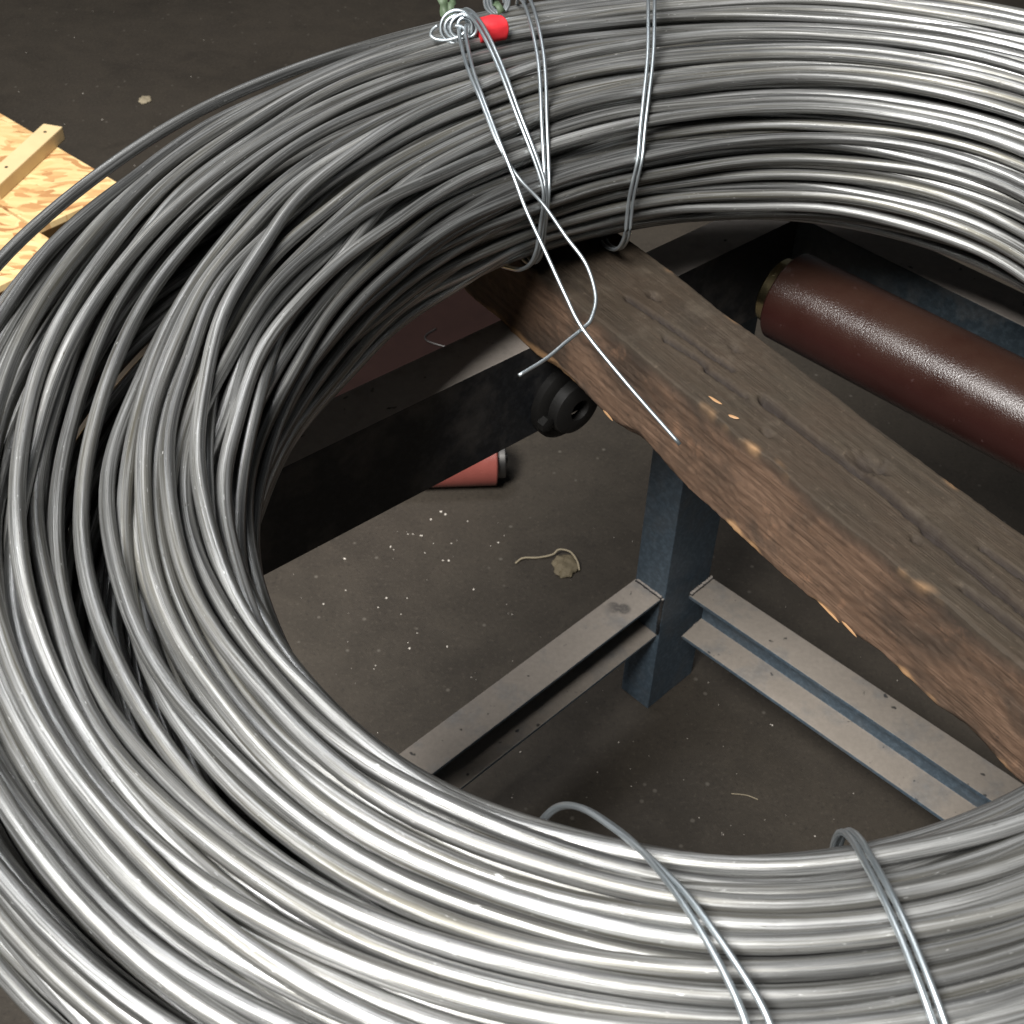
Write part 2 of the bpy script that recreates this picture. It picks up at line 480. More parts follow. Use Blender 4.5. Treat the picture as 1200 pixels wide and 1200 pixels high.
# lower rails
RZ = .236
pr = chan(.080, .048, .005)
a = Vector((LB.x, LB.y, RZ)) + nl * .004
prism('lower_rail', pr, a - dl * .0 + nl * .048, a - dl * 1.25 + nl * .048, -nl, Z, MAT['rail'], conv)
# the rail towards the right (open to the south-west)
dr = dirv(-43.0); nr = dirv(47.0)
b = Vector((.242, 1.196, RZ))
prism('lower_rail', chan(.088, .048, .006), b + nr * .048 - dr * .003, b + nr * .048 + dr * .86, -nr, Z, MAT['blue'], conv)

# weld beads where the rails meet the leg
def weld(P0, P1, parent, r=.0032):
    P0, P1 = Vector(P0), Vector(P1); n_ = 28
    P = [list(P0.lerp(P1, q / (n_ - 1)) + Vector((rnd.uniform(-1, 1), rnd.uniform(-1, 1), rnd.uniform(-1, 1))) * .0006) for q in range(n_)]
    tube('weld_bead', P, [r * (.8 + .35 * math.sin(q * 1.9) ** 2) for q in range(n_)], MAT['dark'], parent, 8)
LT = Vector((LB.x, LB.y, RZ))
weld(LT + nl * .004 - dl * .001, LT + nl * .050 - dl * .001, conv)
weld(LT + nl * .003 - dl * .001, LT + nl * .003 - dl * .001 - Z * .070, conv, .0026)
weld(b - dr * .002 + nr * .002, b - dr * .002 + nr * .048, conv)
weld(b - dr * .002 + nr * .001 - Z * .088, b - dr * .002 + nr * .046 - Z * .084, conv)

# rollers
def roller(name, A, axis, L, rad, mat, mring, parent, ring=True):
    axis = Vector(axis).normalized()
    r = empty(name, A) if parent is None else None
    host = parent or r
    o = lathe('roller_tube', [(0, rad * .55), (0, rad - .002), (.002, rad), (L - .002, rad), (L, rad - .002), (L, rad * .55)], A, axis, mat, host)
    lathe('end_ring', [(-.015, rad * .25), (-.015, rad * .70), (-.013, rad * .74), (.0, rad * .74)], A, axis, mring, o if parent else host)
    lathe('end_ring', [(0, rad * .74), (.018, rad * .74), (.020, rad * .70), (.020, rad * .30)], A + axis * L, axis, mring, o if parent else host)
    lathe('shaft', [(-.019, 0), (-.019, .009), (L + .019, .009), (L + .019, 0)], A, axis, MAT['steel'], o if parent else host, 20)
    return r or o
rA = Vector((.262, 1.085, TOPZ - .025))
rl = roller('conveyor_roller', rA, dr, .80, .045, MAT['roller'], MAT['brass'], None)
tag(rl, 'dusty maroon conveyor roller with a brass end ring, right of the timber', 'roller')
rl2 = roller('loose_roller', Vector((-.030, 1.672, .045)), Vector((-1, -.10, 0)), .62, .045, MAT['redroll'], MAT['steel'], None)
tag(rl2, 'bright red roller lying loose on the floor behind the side channel', 'roller')
# flange bearing on the side channel
bp = chL(.012) - nL * .0005 - Z * .078
bear = lathe('bearing_housing', [(0, .040), (.008, .040), (.011, .036), (.012, .029), (.022, .027), (.025, .021), (.025, .011), (.016, .010)], bp, -nL, MAT['iron'], conv, 40)
for k in (-1, 1):
    lathe('bolt_head', [(0, .008), (.008, .008), (.009, .006), (.009, 0)], bp + dL * k * .033 - nL * .010 + Z * .006 * k, -nL, MAT['iron'], bear, 6)
# flat maroon sheet filling an unidentified dark area on the floor beyond
sh = box('flat_sheet', Vector((-.36, 2.16, .004)), (.34, .36, .003), (dirv(8), dirv(98), Z), MAT['maroon'], None, .001)
tag(sh, 'thin dark maroon sheet of unknown kind on the floor behind the side channel', 'steel sheet')

# ---------------------------------------------------------------- crate with strand board lid
def crate():
    z = .336
    c = Vector((-.694, 2.022, z)); e = dirv(-40.3); n = dirv(49.7)
    c = c + e * .012
    root = empty('wooden_crate', (-1.1, 2.1, 0))
    tag(root, 'pale wooden crate with strand board lid beyond the coil', 'crate')
    L = 1.3
    w1 = .178; g = .005; w2 = .42
    box('lid_board', c - e * L / 2 - n * w1 / 2 - Z * .006, (L / 2, w1 / 2, .006), (e, n, Z), MAT['osb'], root, .001)
    box('lid_board', c - e * (L / 2 - .10) - n * (w1 + g + w2 / 2) - Z * .006, (L / 2, w2 / 2, .006), (e, n, Z), MAT['osb'], root, .001)
    bc = Vector((-.874, 2.082, z + .013)); d = dirv(76)
    bt = box('batten', bc - d * .012, (.110, .019, .013), (d, dirv(166), Z), MAT['pine'], root, .002)
    for k in (-.06, .07):
        lathe('nail_head', [(0, .003), (.0008, .003), (.001, 0)], bc + d * k + Z * .013, Z, MAT['steel'], bt, 10)
    for off in (-.012, -(w1 + g + w2) + .012):
        box('side_panel', c - e * L / 2 + n * off + Z * (-.012 - .155), (L / 2 - .004, .009, .154), (e, n, Z), MAT['osb'], root, .001)
    for off in (-.03, -L + .012):
        box('end_panel', c + e * off - n * (w1 + g + w2) / 2 + Z * (-.012 - .155), (.009, (w1 + g + w2) / 2 - .024, .154), (e, n, Z), MAT['osb'], root, .001)
crate()

# ---------------------------------------------------------------- timbers
BD = dirv(-54.0); BN = dirv(36.0)
BTOP = .906; BH = .0848
def timber(name, pA, length, width, label, seed, detail=True, far=0.0):
    """pA: south-west top edge at the far end; runs along BD; mesh in world coordinates"""
    root = empty(name, pA + BN * width / 2 - Z * BH); tag(root, label, 'timber', 'timbers under the coil')
    nl_ = 440 if detail else 90
    nt = 60 if detail else 10
    r_ = random.Random(seed)
    cracks = []
    if detail:
        # (along, across) polylines on the top face, metres from pA
        cracks = [([(.30, .045), (.42, .047), (.55, .040), (.66, .044), (.80, .040)], .0034, .010),
                  ([(.52, .022), (.57, .025), (.60, .012), (.655, .014), (.66, .004), (.70, .002)], .0030, .009),
                  ([(.14, .040), (.19, .044), (.26, .050)], .0024, .006),
                  ([(.20, .030), (.24, .036), (.25, .032), (.29, .036)], .0024, .006),
                  ([(.56, .050), (.575, .058), (.585, .055)], .0035, .009),
                  ([(.50, .062), (.60, .066), (.74, .064)], .0022, .006),
                  ([(.70, .028), (.76, .032), (.83, .030)], .0026, .007)]
    pits = [(.395, .058, .010), (.405, .066, .006), (.62, .074, .011), (.15, .06, .005), (.24, .07, .004), (.625, .055, .004), (.66, .06, .003), (.33, .02, .003), (.47, .03, .003), (.55, .075, .003)] if detail else []
    # perimeter parametrised: side face (bottom -> top), top, other side, bottom
    per = []
    for k in range(nt + 1): per.append(('s', k / nt))
    for k in range(1, nt + 1): per.append(('t', k / nt))
    for k in range(1, nt // 2 + 1): per.append(('r', k / (nt // 2)))
    for k in range(1, nt // 2): per.append(('b', k / (nt // 2)))
    m_ = len(per)
    V = np.zeros((nl_ + 1, m_, 3)); WC = np.zeros((nl_ + 1, m_, 3)); CR = np.zeros((nl_ + 1, m_)); RAW = np.zeros((nl_ + 1, m_))
    cracks = [([(a_ + .125, b_) for a_, b_ in pl], w_, d_) for pl, w_, d_ in cracks]
    pits = [(a_ + .125, b_, c_) for a_, b_, c_ in pits]
    def segd(p, poly):
        best = 9
        for a, b in zip(poly, poly[1:]):
            ax, ay = a; bx, by = b
            t = max(0, min(1, ((p[0] - ax) * (bx - ax) + (p[1] - ay) * (by - ay)) / ((bx - ax) ** 2 + (by - ay) ** 2)))
            best = min(best, math.hypot(p[0] - ax - t * (bx - ax), p[1] - ay - t * (by - ay)))
        return best
    rc = .006
    for i in range(nl_ + 1):
        x = length * i / nl_
        nz = noise.noise
        e1 = .0060 * nz(Vector((x * 7, 1.3, seed))) + .002 * nz(Vector((x * 22, 2.3, seed)))        # bottom sw edge wander
        e2 = .003 * nz(Vector((x * 7, 5.3, seed))) + .0025 * nz(Vector((x * 30, 6.3, seed)))         # top sw edge
        e3 = .003 * nz(Vector((x * 6, 9.3, seed))) + .002 * nz(Vector((x * 25, 8.3, seed)))          # top ne edge
        wane = max(0, nz(Vector((x * 9, 12.3, seed)))) * .010 + .003
        wane2 = max(0, nz(Vector((x * 12, 32.3, seed)))) * .008 + .002
        wane3 = max(0, nz(Vector((x * 14, 52.3, seed)))) * .010 + max(0, nz(Vector((x * 31, 58.3, seed))) - .1) * .005 + .001
        for j, (f, t) in enumerate(per):
            if f == 's': y, z = 0.0, -BH * (1 - t)
            elif f == 't': y, z = width * t, 0.0
            elif f == 'r': y, z = width, -BH * t
            else: y, z = wane3 + e1 + (width - wane3 - e1) * (1 - t), -BH
            # round the edges
            side = 1.0 if f == 's' else 0.0
            if f == 's':
                dt = BH * (1 - t); db = BH * t
                if dt < wane:
                    th = (1 - dt / wane) * math.pi / 4; y += wane * (1 - math.cos(th)); z = -wane + wane * math.sin(th)
                if db < wane3 * 1.6: y += (1 - db / (wane3 * 1.6)) * wane3
                y += e1 * (1 - t) + e2 * t
                side = min(1, dt / .010)
            elif f == 't':
                dl_ = width * t; dr_ = width * (1 - t)
                if dl_ < wane:
                    th = math.pi / 4 * (1 + dl_ / wane); y = wane * (1 - math.cos(th)); z = -wane * (1 - math.sin(th))
                if dr_ < wane2: z -= (1 - math.sqrt(max(0, 1 - (1 - dr_ / wane2) ** 2))) * wane2 * .8
                y += e2 * (1 - t) + e3 * t
            p3 = Vector((x * 18, y * 60, z * 60 + seed))
            d = .0007 * nz(p3) + .0004 * nz(Vector((x * 12, y * 240, z * 240))) + .0007 * nz(Vector((x * 170, y * 170, z * 170)))
            cr = 0.0
            if f == 't':
                z += d
                for poly, wdt, dep in cracks:
                    jx = (.0012 * nz(Vector((x * 14, 8.1, dep * 700))) + .0012 * nz(Vector((x * 220, 8.1, dep * 700)))) + 0 * nz(Vector((x * 60, 3.1, dep * 900))) 
                    q = segd((x, y + jx), poly)
                    wdt = wdt * (.85 + .9 * abs(nz(Vector((x * 45, 4.4, dep * 500)))))
                    if q < wdt * 1.6:
                        k = max(0, 1 - q / (wdt * 1.4)); z -= dep * k; cr = max(cr, min(1, k * 1.9))
                for px, py, pr_ in pits:
                    q = math.hypot((x - px) * .6, y - py) * (1 + .5 * nz(Vector((x * 200, y * 200, 3))))
                    if q < pr_: z -= .006 * (1 - (q / pr_) ** 2); cr = max(cr, .9 * (1 - q / pr_))
            elif f == 's': y += d * 1.2
            RAWv = 0.0
            if f == 's':
                db = BH * t
                k = nz(Vector((x * 16, 77.7, seed))) + .5 * nz(Vector((x * 60, 7.7, seed)))
                lim = .004 + max(0, k) * .012
                if db < lim and k > -.05: RAWv = max(0, min(1, (k + .05) * 3)) * min(1, (1 - db / lim) * 2.5)
                dt = BH * (1 - t)
                k2 = nz(Vector((x * 14, 177.7, seed))) + .6 * nz(Vector((x * 70, y * 40, 17.7)))
                if dt < .010 and k2 > .28: RAWv = max(RAWv, min(.8, (k2 - .28) * 2.2) * (1 - dt / .010))
            if f == 't':
                dl_ = width * t
                k2 = nz(Vector((x * 14, 177.7, seed))) + .6 * nz(Vector((x * 70, y * 90, 17.7)))
                if dl_ < .007 and k2 > .28: RAWv = min(.8, (k2 - .28) * 2.2) * (1 - dl_ / .007)
                dr_ = width - dl_
                k3 = nz(Vector((x * 20, 277.7, seed))) + .6 * nz(Vector((x * 90, y * 90, 27.7)))
                if dr_ < .006 and k3 > .35: RAWv = max(RAWv, min(.9, (k3 - .35) * 2.5) * (1 - dr_ / .006))
            P = Vector(pA) + BD * x + BN * y + Z * z
            V[i, j] = P; WC[i, j] = (x, y + z, side); CR[i, j] = cr; RAW[i, j] = RAWv
    i = np.arange(nl_)[:, None]; j = np.arange(m_)[None]; j2 = (j + 1) % m_
    Q = np.stack([i * m_ + j, i * m_ + j2, (i + 1) * m_ + j2, (i + 1) * m_ + j], -1).reshape(-1, 4)[:, ::-1]
    me = mesh_np('beam', V.reshape(-1, 3), Q, True, WC.reshape(-1, 3))
    for nm, arr in (('crk', CR), ('raw', RAW)):
        a = me.attributes.new(nm, 'FLOAT', 'POINT'); a.data.foreach_set('value', arr.astype(np.float32).ravel())
    bm = bmesh.new(); bm.from_mesh(me)
    bm.verts.ensure_lookup_table()
    for r0 in (0, nl_):
        try: bm.faces.new([bm.verts[r0 * m_ + k] for k in range(m_)])
        except Exception: pass
    bmesh.ops.recalc_face_normals(bm, faces=bm.faces)
    bm.to_mesh(me); bm.free()
    link('beam', me, MAT['timber'], root)
    return root

nB = Vector((math.cos(R_(36)), math.sin(R_(36)), 0))
# point on the ridge line: offset .568 along BN, far end
def ridge(s): return BN * .568 + BD * s
TX = .125
t0 = -.825 - TX
tb = timber('timber', Vector((*ridge(t0).xy, BTOP)), 1.16 + TX, .096,
            'cracked weathered brown timber crossing the coil opening', 3)
tb2 = timber('timber', Vector((*(BN * .035 + BD * -.68).xy, BTOP)), 1.16, .090,
             'weathered brown timber hidden under the left side of the coil', 9, False)

def shard(name, p, d, L, w, t, mat, parent, lift=0.0):
    d = Vector(d).normalized(); s = d.cross(Z).normalized(); u = s.cross(d)
    P = []
    bm = bmesh.new(); rings = []
    for k, (f, sc) in enumerate(((0, .25), (.2, .9), (.6, 1), (.85, .7), (1, .1))):
        c = Vector(p) + d * L * f + u * lift * f * f
        rings.append([bm.verts.new(c + s * w * sc * a + u * t * sc * b) for a, b in ((-1, -.3), (0, -.8), (1, -.2), (.6, .8), (-.5, 1))])
    for a, b in zip(rings, rings[1:]):
        for k in range(5): bm.faces.new((a[k], a[(k + 1) % 5], b[(k + 1) % 5], b[k]))
    bm.faces.new(rings[0][::-1]); bm.faces.new(rings[-1])
    bmesh.ops.recalc_face_normals(bm, faces=bm.faces)
    return bm_obj(name, bm, mat, parent)

def bpt(s, y, z=0.0):   # s measured like ridge coordinate from far end
    return Vector((*ridge(t0 + TX + s).xy, BTOP)) + BN * y + Z * z
BASE = t0
# splinters on the timber: (along, across, dz, length, width, angle, lift)
for (s, y, z, L, w, ang, lf) in [(.275, .012, .0004, .014, .0013, 5, .001), (.300, .010, .0004, .009, .0015, 18, .001),
                             (.618, .094, .002, .036, .0010, 8, .003), (.652, .089, .000, .024, .0014, -4, .001), (.69, .091, -.001, .03, .0010, 2, 0),
                             (.44, .092, -.001, .05, .0006, 2, 0)]:
    shard('splinter', bpt(s, y, z), Matrix.Rotation(R_(ang), 3, 'Z') @ BD, L, w, .0006, MAT['splinter'], tb, lf)
for (s, L, w) in [(.425, .026, .0009), (.452, .016, .0008), (.385, .020, .0008), (.17, .014, .0008)]:
    shard('splinter', bpt(s, -.0008, -BH + .004), BD + BN * -.03 - Z * .06, L, w, .0010, MAT['splinter'], tb, -.001)

# ---------------------------------------------------------------- wire coil
CC = np.array([.134, .653, .986]); CB = .080; WR = .0045
def _a0(p): return .095 * (1 - .107 * np.cos(p) + .132 * np.sin(p))
def af(p):
    q = (np.asarray(p) - R_(50) + np.pi) % (2 * np.pi) - np.pi
    return _a0(p) + .007 + .009 * np.clip(np.sin(p - .2), -.6, 1) + .058 * np.exp(-(q / R_(36)) ** 2)
def Rf(p): return .393 * (1 - .041 * np.cos(2 * p) + .072 * np.sin(2 * p)) - _a0(p) + af(p)

def simulate():
    M = 96
    ph = np.linspace(0, 2 * np.pi, M, endpoint=False)
    a = af(ph); e = 2 / .85
    # initial lattice in a unit superellipse
    D = .0096
    pts = []
    am, b = .103, CB
    r = 0
    y = -b
    while y < b:
        x = -am + (D / 2 if r % 2 else 0)
        while x < am:
            if abs(x / (am - WR)) ** e + abs(y / (b - WR)) ** e < 1: pts.append((x / am, y / b))
            x += D
        y += D * .866; r += 1
    pts = np.array(pts)
    dep = (abs(pts[:, 0]) ** e + abs(pts[:, 1]) ** e)
    keep = rng.random(len(pts)) < np.where(dep > .55, .82, .56)
    pts = pts[keep]
    N_ = len(pts)
    loose = .45 + 1.0 * np.exp(-((np.degrees(ph) - 205) / 55) ** 2) + .45 * np.exp(-((np.degrees(ph) - 40) / 40) ** 2)
    X = np.zeros((M, N_, 2))
    for c in range(2):
        X[:, :, c] = pts[None, :, c]
    # coherent + individual wander
    def harm(shape_amp, kmax):
        out = np.zeros((M, N_))
        for k in range(1, kmax + 1):
            A = rng.normal(size=N_) / k; Bc = rng.normal(size=N_) / k
            out += np.cos(k * ph)[:, None] * A + np.sin(k * ph)[:, None] * Bc
        return out * shape_amp
    def coher(amp):
        out = np.zeros((M, N_))
        for q in range(10):
            kx, ky = rng.normal(size=2) * 2.2; k = rng.integers(1, 4); f0 = rng.random() * 6.28
            out += np.sin(pts[:, 0] * kx + pts[:, 1] * ky + k * ph[:, None] + f0)
        return out * amp
    X[:, :, 0] += (coher(.046) + harm(.055, 2)) * loose[:, None]
    X[:, :, 1] += (coher(.046) + harm(.055, 2)) * loose[:, None]
    X[:, :, 0] *= a[:, None]; X[:, :, 1] *= CB
    # overlay strands with a fixed course: (phi deg, psi deg, lift)
    over = [
        [(60, 100, 2), (100, 104, 2), (120, 108, 2), (130, 109, 2), (140, 110, 2), (155, 115, 3), (170, 121, 4), (185, 129, 4), (200, 136, 3), (211, 141, 2), (222, 145, 2), (233, 145, 2), (245, 140, 2), (270, 132, 1), (330, 120, 1)],
        [(60, 40, 1), (100, 44, 2), (118, 43, 5), (135, 41, 12), (155, 37, 16), (172, 34, 13), (200, 34, 6), (240, 40, 1), (300, 44, 1)],
        [(20, 60, 1), (80, 52, 1), (130, 58, 1), (180, 70, 1), (210, 76, 2), (240, 66, 1), (280, 50, 1), (330, 52, 1)],
    ]
    tgt = []
    LF = []
    for keys in over:
        k = np.array(keys, float)
        pp = np.concatenate([k[:, 0] - 360, k[:, 0], k[:, 0] + 360]); vv = np.tile(k[:, 1], 3)
        ps = np.radians(np.interp(np.degrees(ph), pp, vv))
        lift = np.interp(np.degrees(ph), pp, np.tile(k[:, 2], 3)) * .001
        for _ in range(30):
            ps = .5 * ps + .25 * (np.roll(ps, 1) + np.roll(ps, -1)); lift = .5 * lift + .25 * (np.roll(lift, 1) + np.roll(lift, -1))
        LF.append(lift)
        cs, sn = np.cos(ps), np.sin(ps)
        sc = 1 / (abs(cs) ** e + abs(sn) ** e) ** (1 / e)
        tgt.append(np.stack([(a + lift - WR) * sc * cs, (CB + lift - WR) * sc * sn], -1))
    K = len(tgt)
    T = np.stack(tgt, 1)
    X = np.concatenate([T, X], 1).astype(np.float32)
    lifts = np.concatenate([np.array(LF).T, np.zeros((M, N_))], 1)
    W = np.ones(N_ + K); W[:K] = .06            # mobility
    D2 = .0091
    iu = np.arange(N_ + K)
    for it in range(46):
        dX = X[:, :, None, :] - X[:, None, :, :]
        d2 = (dX ** 2).sum(-1); d2[:, iu, iu] = 1
        d = np.sqrt(d2)
        ov = np.clip(D2 - d, 0, None)
        push = (dX / d[..., None] * (ov * .5)[..., None]).sum(2)
        X += push * W[None, :, None] * .8
        # envelope
        ax = (a[:, None] - WR + lifts); bx = (CB - WR + lifts)
        g = (abs(X[:, :, 0] / ax) ** e + abs(X[:, :, 1] / bx) ** e) ** (1 / e)
        f = np.where(g > 1, 1 / g, 1)
        X *= (1 + (f - 1) * .7)[..., None]
        # stiffness
        for _ in range(2 if it < 40 else 1):
            X = .5 * X + .25 * (np.roll(X, 1, 0) + np.roll(X, -1, 0))
        X[:, :K] = .9 * X[:, :K] + .1 * T
    for it in range(14):          # let the strands settle apart without stiffening again
        dX = X[:, :, None, :] - X[:, None, :, :]
        d2 = (dX ** 2).sum(-1); d2[:, iu, iu] = 1
        d = np.sqrt(d2)
        push = (dX / d[..., None] * (np.clip(D2 - d, 0, None) * .5)[..., None]).sum(2)
        X += push * W[None, :, None]
        X = .5 * X + .25 * (np.roll(X, 1, 0) + np.roll(X, -1, 0))
    for _ in range(2): X = .5 * X + .25 * (np.roll(X, 1, 0) + np.roll(X, -1, 0))
    return ph, X, K

PHI, XS, KOVER = simulate()

def upsample(A, f):       # periodic cubic along axis 0
    M = len(A); out = []
    for k in range(f):
        t = k / f
        p0, p1, p2, p3 = np.roll(A, 1, 0), A, np.roll(A, -1, 0), np.roll(A, -2, 0)
        out.append(.5 * (2 * p1 + (p2 - p0) * t + (2 * p0 - 5 * p1 + 4 * p2 - p3) * t * t + (3 * p1 - p0 - 3 * p2 + p3) * t ** 3))
    return np.stack(out, 1).reshape(M * f, *A.shape[1:])

UPF = 2
XU = upsample(XS, UPF)
PHU = np.linspace(0, 2 * np.pi, len(XU), endpoint=False)
coil = empty('wire_coil', (CC[0], CC[1], CC[2] - CB))
tag(coil, 'large coil of thick dull aluminium wire resting on the timbers', 'wire coil')
allV, allQ, nv = [], [], 0
ee = 2 / .85
au = af(PHU)
strandP = []
for k in range(XU.shape[1]):
    s, t = XU[:, k, 0], XU[:, k, 1]
    g = (abs(s / au) ** ee + abs(t / CB) ** ee) ** (1 / ee)
    if k >= KOVER and g.max() < .66: continue          # buried in the bundle everywhere
    rho = Rf(PHU) + s
    # small individual waviness of a stiff wire
    wv = sum(rng.normal() * .0006 * np.sin(q * PHU + rng.random() * 6.28) for q in (7, 11, 16))
    wz = sum(rng.normal() * .0004 * np.sin(q * PHU + rng.random() * 6.28) for q in (6, 10, 15))
    P = np.stack([CC[0] + (rho + wv) * np.cos(PHU), CC[1] + (rho + wv) * np.sin(PHU), CC[2] + t + wz], -1)
    strandP.append(P)
    V, Q, A = tube_np(P, WR * rnd.uniform(.97, 1.03), 12, True)
    o = link('wire_turn', mesh_np('wire_turn', V, Q, True, A), MAT['alu'], coil)
    allV.append(V); allQ.append(Q + nv); nv += len(V)
bvh = BVHTree.FromPolygons([Vector(v) for v in np.vstack(allV)], np.vstack(allQ).tolist())
print('strands', len(strandP))

# ---------------------------------------------------------------- tie wires
TR = .0015
def section(phi, psi, ext):
    p = R_(phi); e_r = Vector((math.cos(p), math.sin(p), 0))
    c = Vector(CC) + e_r * float(Rf(p))
    d = e_r * (float(af(p)) * math.cos(R_(psi))) + Z * (CB * math.sin(R_(psi)))
    L = d.length; d.normalize()
    o = c + d * (L + .05)
    h = bvh.ray_cast(o, -d)
    r = (h[0] - c).length if h[0] else L
    return c, d, max(r, L * .8) + ext

def loop_path(keys, bulge=None, n=160, shift=0.0):
    """keys: (psi, phi) around the section; returns closed curve resting on the strands"""
    k = sorted(keys); ps = np.array([x[0] for x in k], float); fs = np.array([x[1] for x in k], float)
    pp = np.concatenate([ps - 360, ps, ps + 360]); ff = np.tile(fs, 3)
    psi = np.linspace(0, 360, n, endpoint=False)
    phi = np.interp(psi, pp, ff)
    for _ in range(10): phi = .5 * phi + .25 * (np.roll(phi, 1) + np.roll(phi, -1))
    dat = [section(phi[i] + shift, psi[i], TR) for i in range(n)]
    r = np.array([x[2] for x in dat])
    for _ in range(250):    # taut wire: bridges the hollows between strands
        r = np.maximum(r, .5 * (np.roll(r, 1) + np.roll(r, -1)))
    for _ in range(2): r = .5 * r + .25 * (np.roll(r, 1) + np.roll(r, -1))
    if bulge:
        for c0, w, am in bulge:
            dd = (psi - c0 + 180) % 360 - 180
            r = r + am * np.exp(-(dd / w) ** 2)
    return np.array([list(dat[i][0] + dat[i][1] * r[i]) for i in range(n)])

def tie(label, keys, bulge=None, gap=.8, both=None):
    P1 = loop_path(keys, bulge, shift=-gap / 2)
    P2 = loop_path(both or keys, bulge, shift=gap / 2)
    root = empty('tie_wire', tuple(P1[P1[:, 2].argmin()]))
    tag(root, label, 'tie wire', 'galvanised tie wires round the coil')
    tube('strand', P1, TR, MAT['galv'], root, 8, True)
    tube('strand', P2, TR, MAT['galv'], root, 8, True)
    return root

tie('pair of galvanised tie wires round the far side of the coil, above the timber end',
    [(0, 91), (56, 92.6), (100, 95), (115, 95.6), (145, 97.6), (180, 99.3), (208, 99.6), (240, 100.5), (300, 94)], [(215, 22, .016)], .75)
tie('loosely looped galvanised tie wire pair standing off the near side of the coil',
    [(0, 269), (79, 264.8), (95, 263), (113, 260.6), (135, 257.5), (160, 251), (185, 248.5), (220, 249), (290, 262)], [(158, 18, .010)], .8,
    [(0, 269), (79, 265.2), (95, 263), (113, 260.4), (135, 256.4), (160, 250.0), (185, 247.5), (220, 249), (290, 262)])
tie('twin galvanised tie wires near the bottom right, hugging the near side of the coil',
    [(0, 276), (75, 273.8), (87, 273.4), (102, 273), (121, 272.7), (147, 273), (180, 274), (270, 276)], [(150, 16, .004)], .6)
tB2 = tie('paired galvanised tie wires on the far side, second turn beside the twisted knot',
          [(0, 104), (54, 106.3), (80, 108), (110, 110.3), (135, 113), (162, 115.2), (187, 115.9), (210, 116), (270, 110)], [(205, 20, .010)], .9)
tB1 = tie('knotted galvanised tie wire with two long loose tails hanging over the timber',
          [(0, 112), (57, 113.3), (85, 115), (101, 115.9), (125, 116.6), (139, 116.3), (162, 115.4), (187, 116.3), (215, 118), (290, 114)], [(205, 20, .012)], .6)

def pix(x, y, T):
    d = FW + RT * ((x - 600) / FPX) + UP * ((600 - y) / FPX)
    return list(Vector((0, 0, CAMZ)) + d * T)
TL1 = [(540, 30, 1.078), (538, 40, 1.066), (547, 77, 1.027), (563, 117, .996), (583, 167, .980), (607, 207, .980), (637, 240, .985), (663, 277, .985), (687, 310, .980), (698, 347, .972), (693, 373, .964), (684, 384, .960), (662, 402, .950), (639, 421, .940), (608, 440, .930)]
TL2 = [(546, 30, 1.078), (546, 42, 1.062), (554, 80, 1.024), (568, 120, .994), (586, 167, .978), (602, 207, .975), (617, 247, .972), (640, 297, .968), (663, 347, .962), (684, 387, .955), (735, 450, .950), (797, 521, .945)]
for k, tl in enumerate((TL1, TL2)):
    P = spline([pix(*q) for q in tl], 110)
    tube('loose_tail', P, TR, MAT['galv'], tB1, 8)
# knot: several tight turns of wire at the outer top edge
kc = Vector(pix(541, 32, 1.083))
kx, ky, kz = RT, UP, -FW
P = []
for q in range(260):
    t = q / 259; an = t * 2 * math.pi * 5.2 + .6
    rr = .0120 - .0035 * t + .0024 * math.sin(an * .37 + 1) + .0012 * math.sin(an * 1.71)
    ax = -.010 + .018 * t
    tilt = kx * math.cos(an) * rr + (ky * .85 + kz * .4) * math.sin(an) * rr * .95
    P.append(list(kc + tilt + (kz * .6 + kx * .55 - ky * .2) * ax))
tube('knot', P, TR, MAT['galv'], tB1, 8)
P = []
for q in range(80):
    t = q / 79; an = 2.2 + t * 5.2
    P.append(list(kc + kx * (-.011 + .014 * math.cos(an)) + ky * (-.007 + .006 * math.sin(an)) + kz * (.008 + .004 * math.sin(an * 1.3))))
tube('knot', P, TR, MAT['galv'], tB1, 8)
# second, smaller knot behind, for the other pair
kc2 = Vector(pix(582, 2, 1.13))
P = []
for q in range(160):
    t = q / 159; an = t * 2 * math.pi * 3.3
    P.append(list(kc2 + kx * math.cos(an) * (.009 - .002 * t) + (ky * .8 + kz * .6) * math.sin(an) * .010 + (kx * .7 + kz * .5) * (-.004 + .010 * t)))
tube('knot', P, TR, MAT['galv'], tB2, 8)

gr = empty('green_ribbon', pix(520, 12, 1.12)); tag(gr, 'ragged dark green ribbon ends behind the twisted knot', 'ribbon')
for (x0, y0, x1, y1, w) in ((516, -14, 524, 26, .008), (532, -16, 527, 22, .006), (568, -16, 588, 14, .006)):
    a_, b_ = Vector(pix(x0, y0, 1.135)), Vector(pix(x1, y1, 1.125)); sd = (b_ - a_).cross(FW).normalized()
    bm = bmesh.new(); rows = []
    for q in range(9):
        c_ = a_.lerp(b_, q / 8) + FW * .004 * math.sin(q * 1.3 + x0); ww = w * (1 + .25 * math.sin(q * 2.1 + x1)) * .5
        rows.append([bm.verts.new(c_ + sd * ww * k + FW * d_) for k, d_ in ((-1, 0), (1, .001), (1, .002), (-1, .001))])
    for r0, r1 in zip(rows, rows[1:]):
        for k in range(4): bm.faces.new((r0[k], r0[(k + 1) % 4], r1[(k + 1) % 4], r1[k]))
    bm.faces.new(rows[0]); bm.faces.new(rows[-1]); bmesh.ops.recalc_face_normals(bm, faces=bm.faces)
    bm_obj('strip', bm, MAT['green'], gr, True)

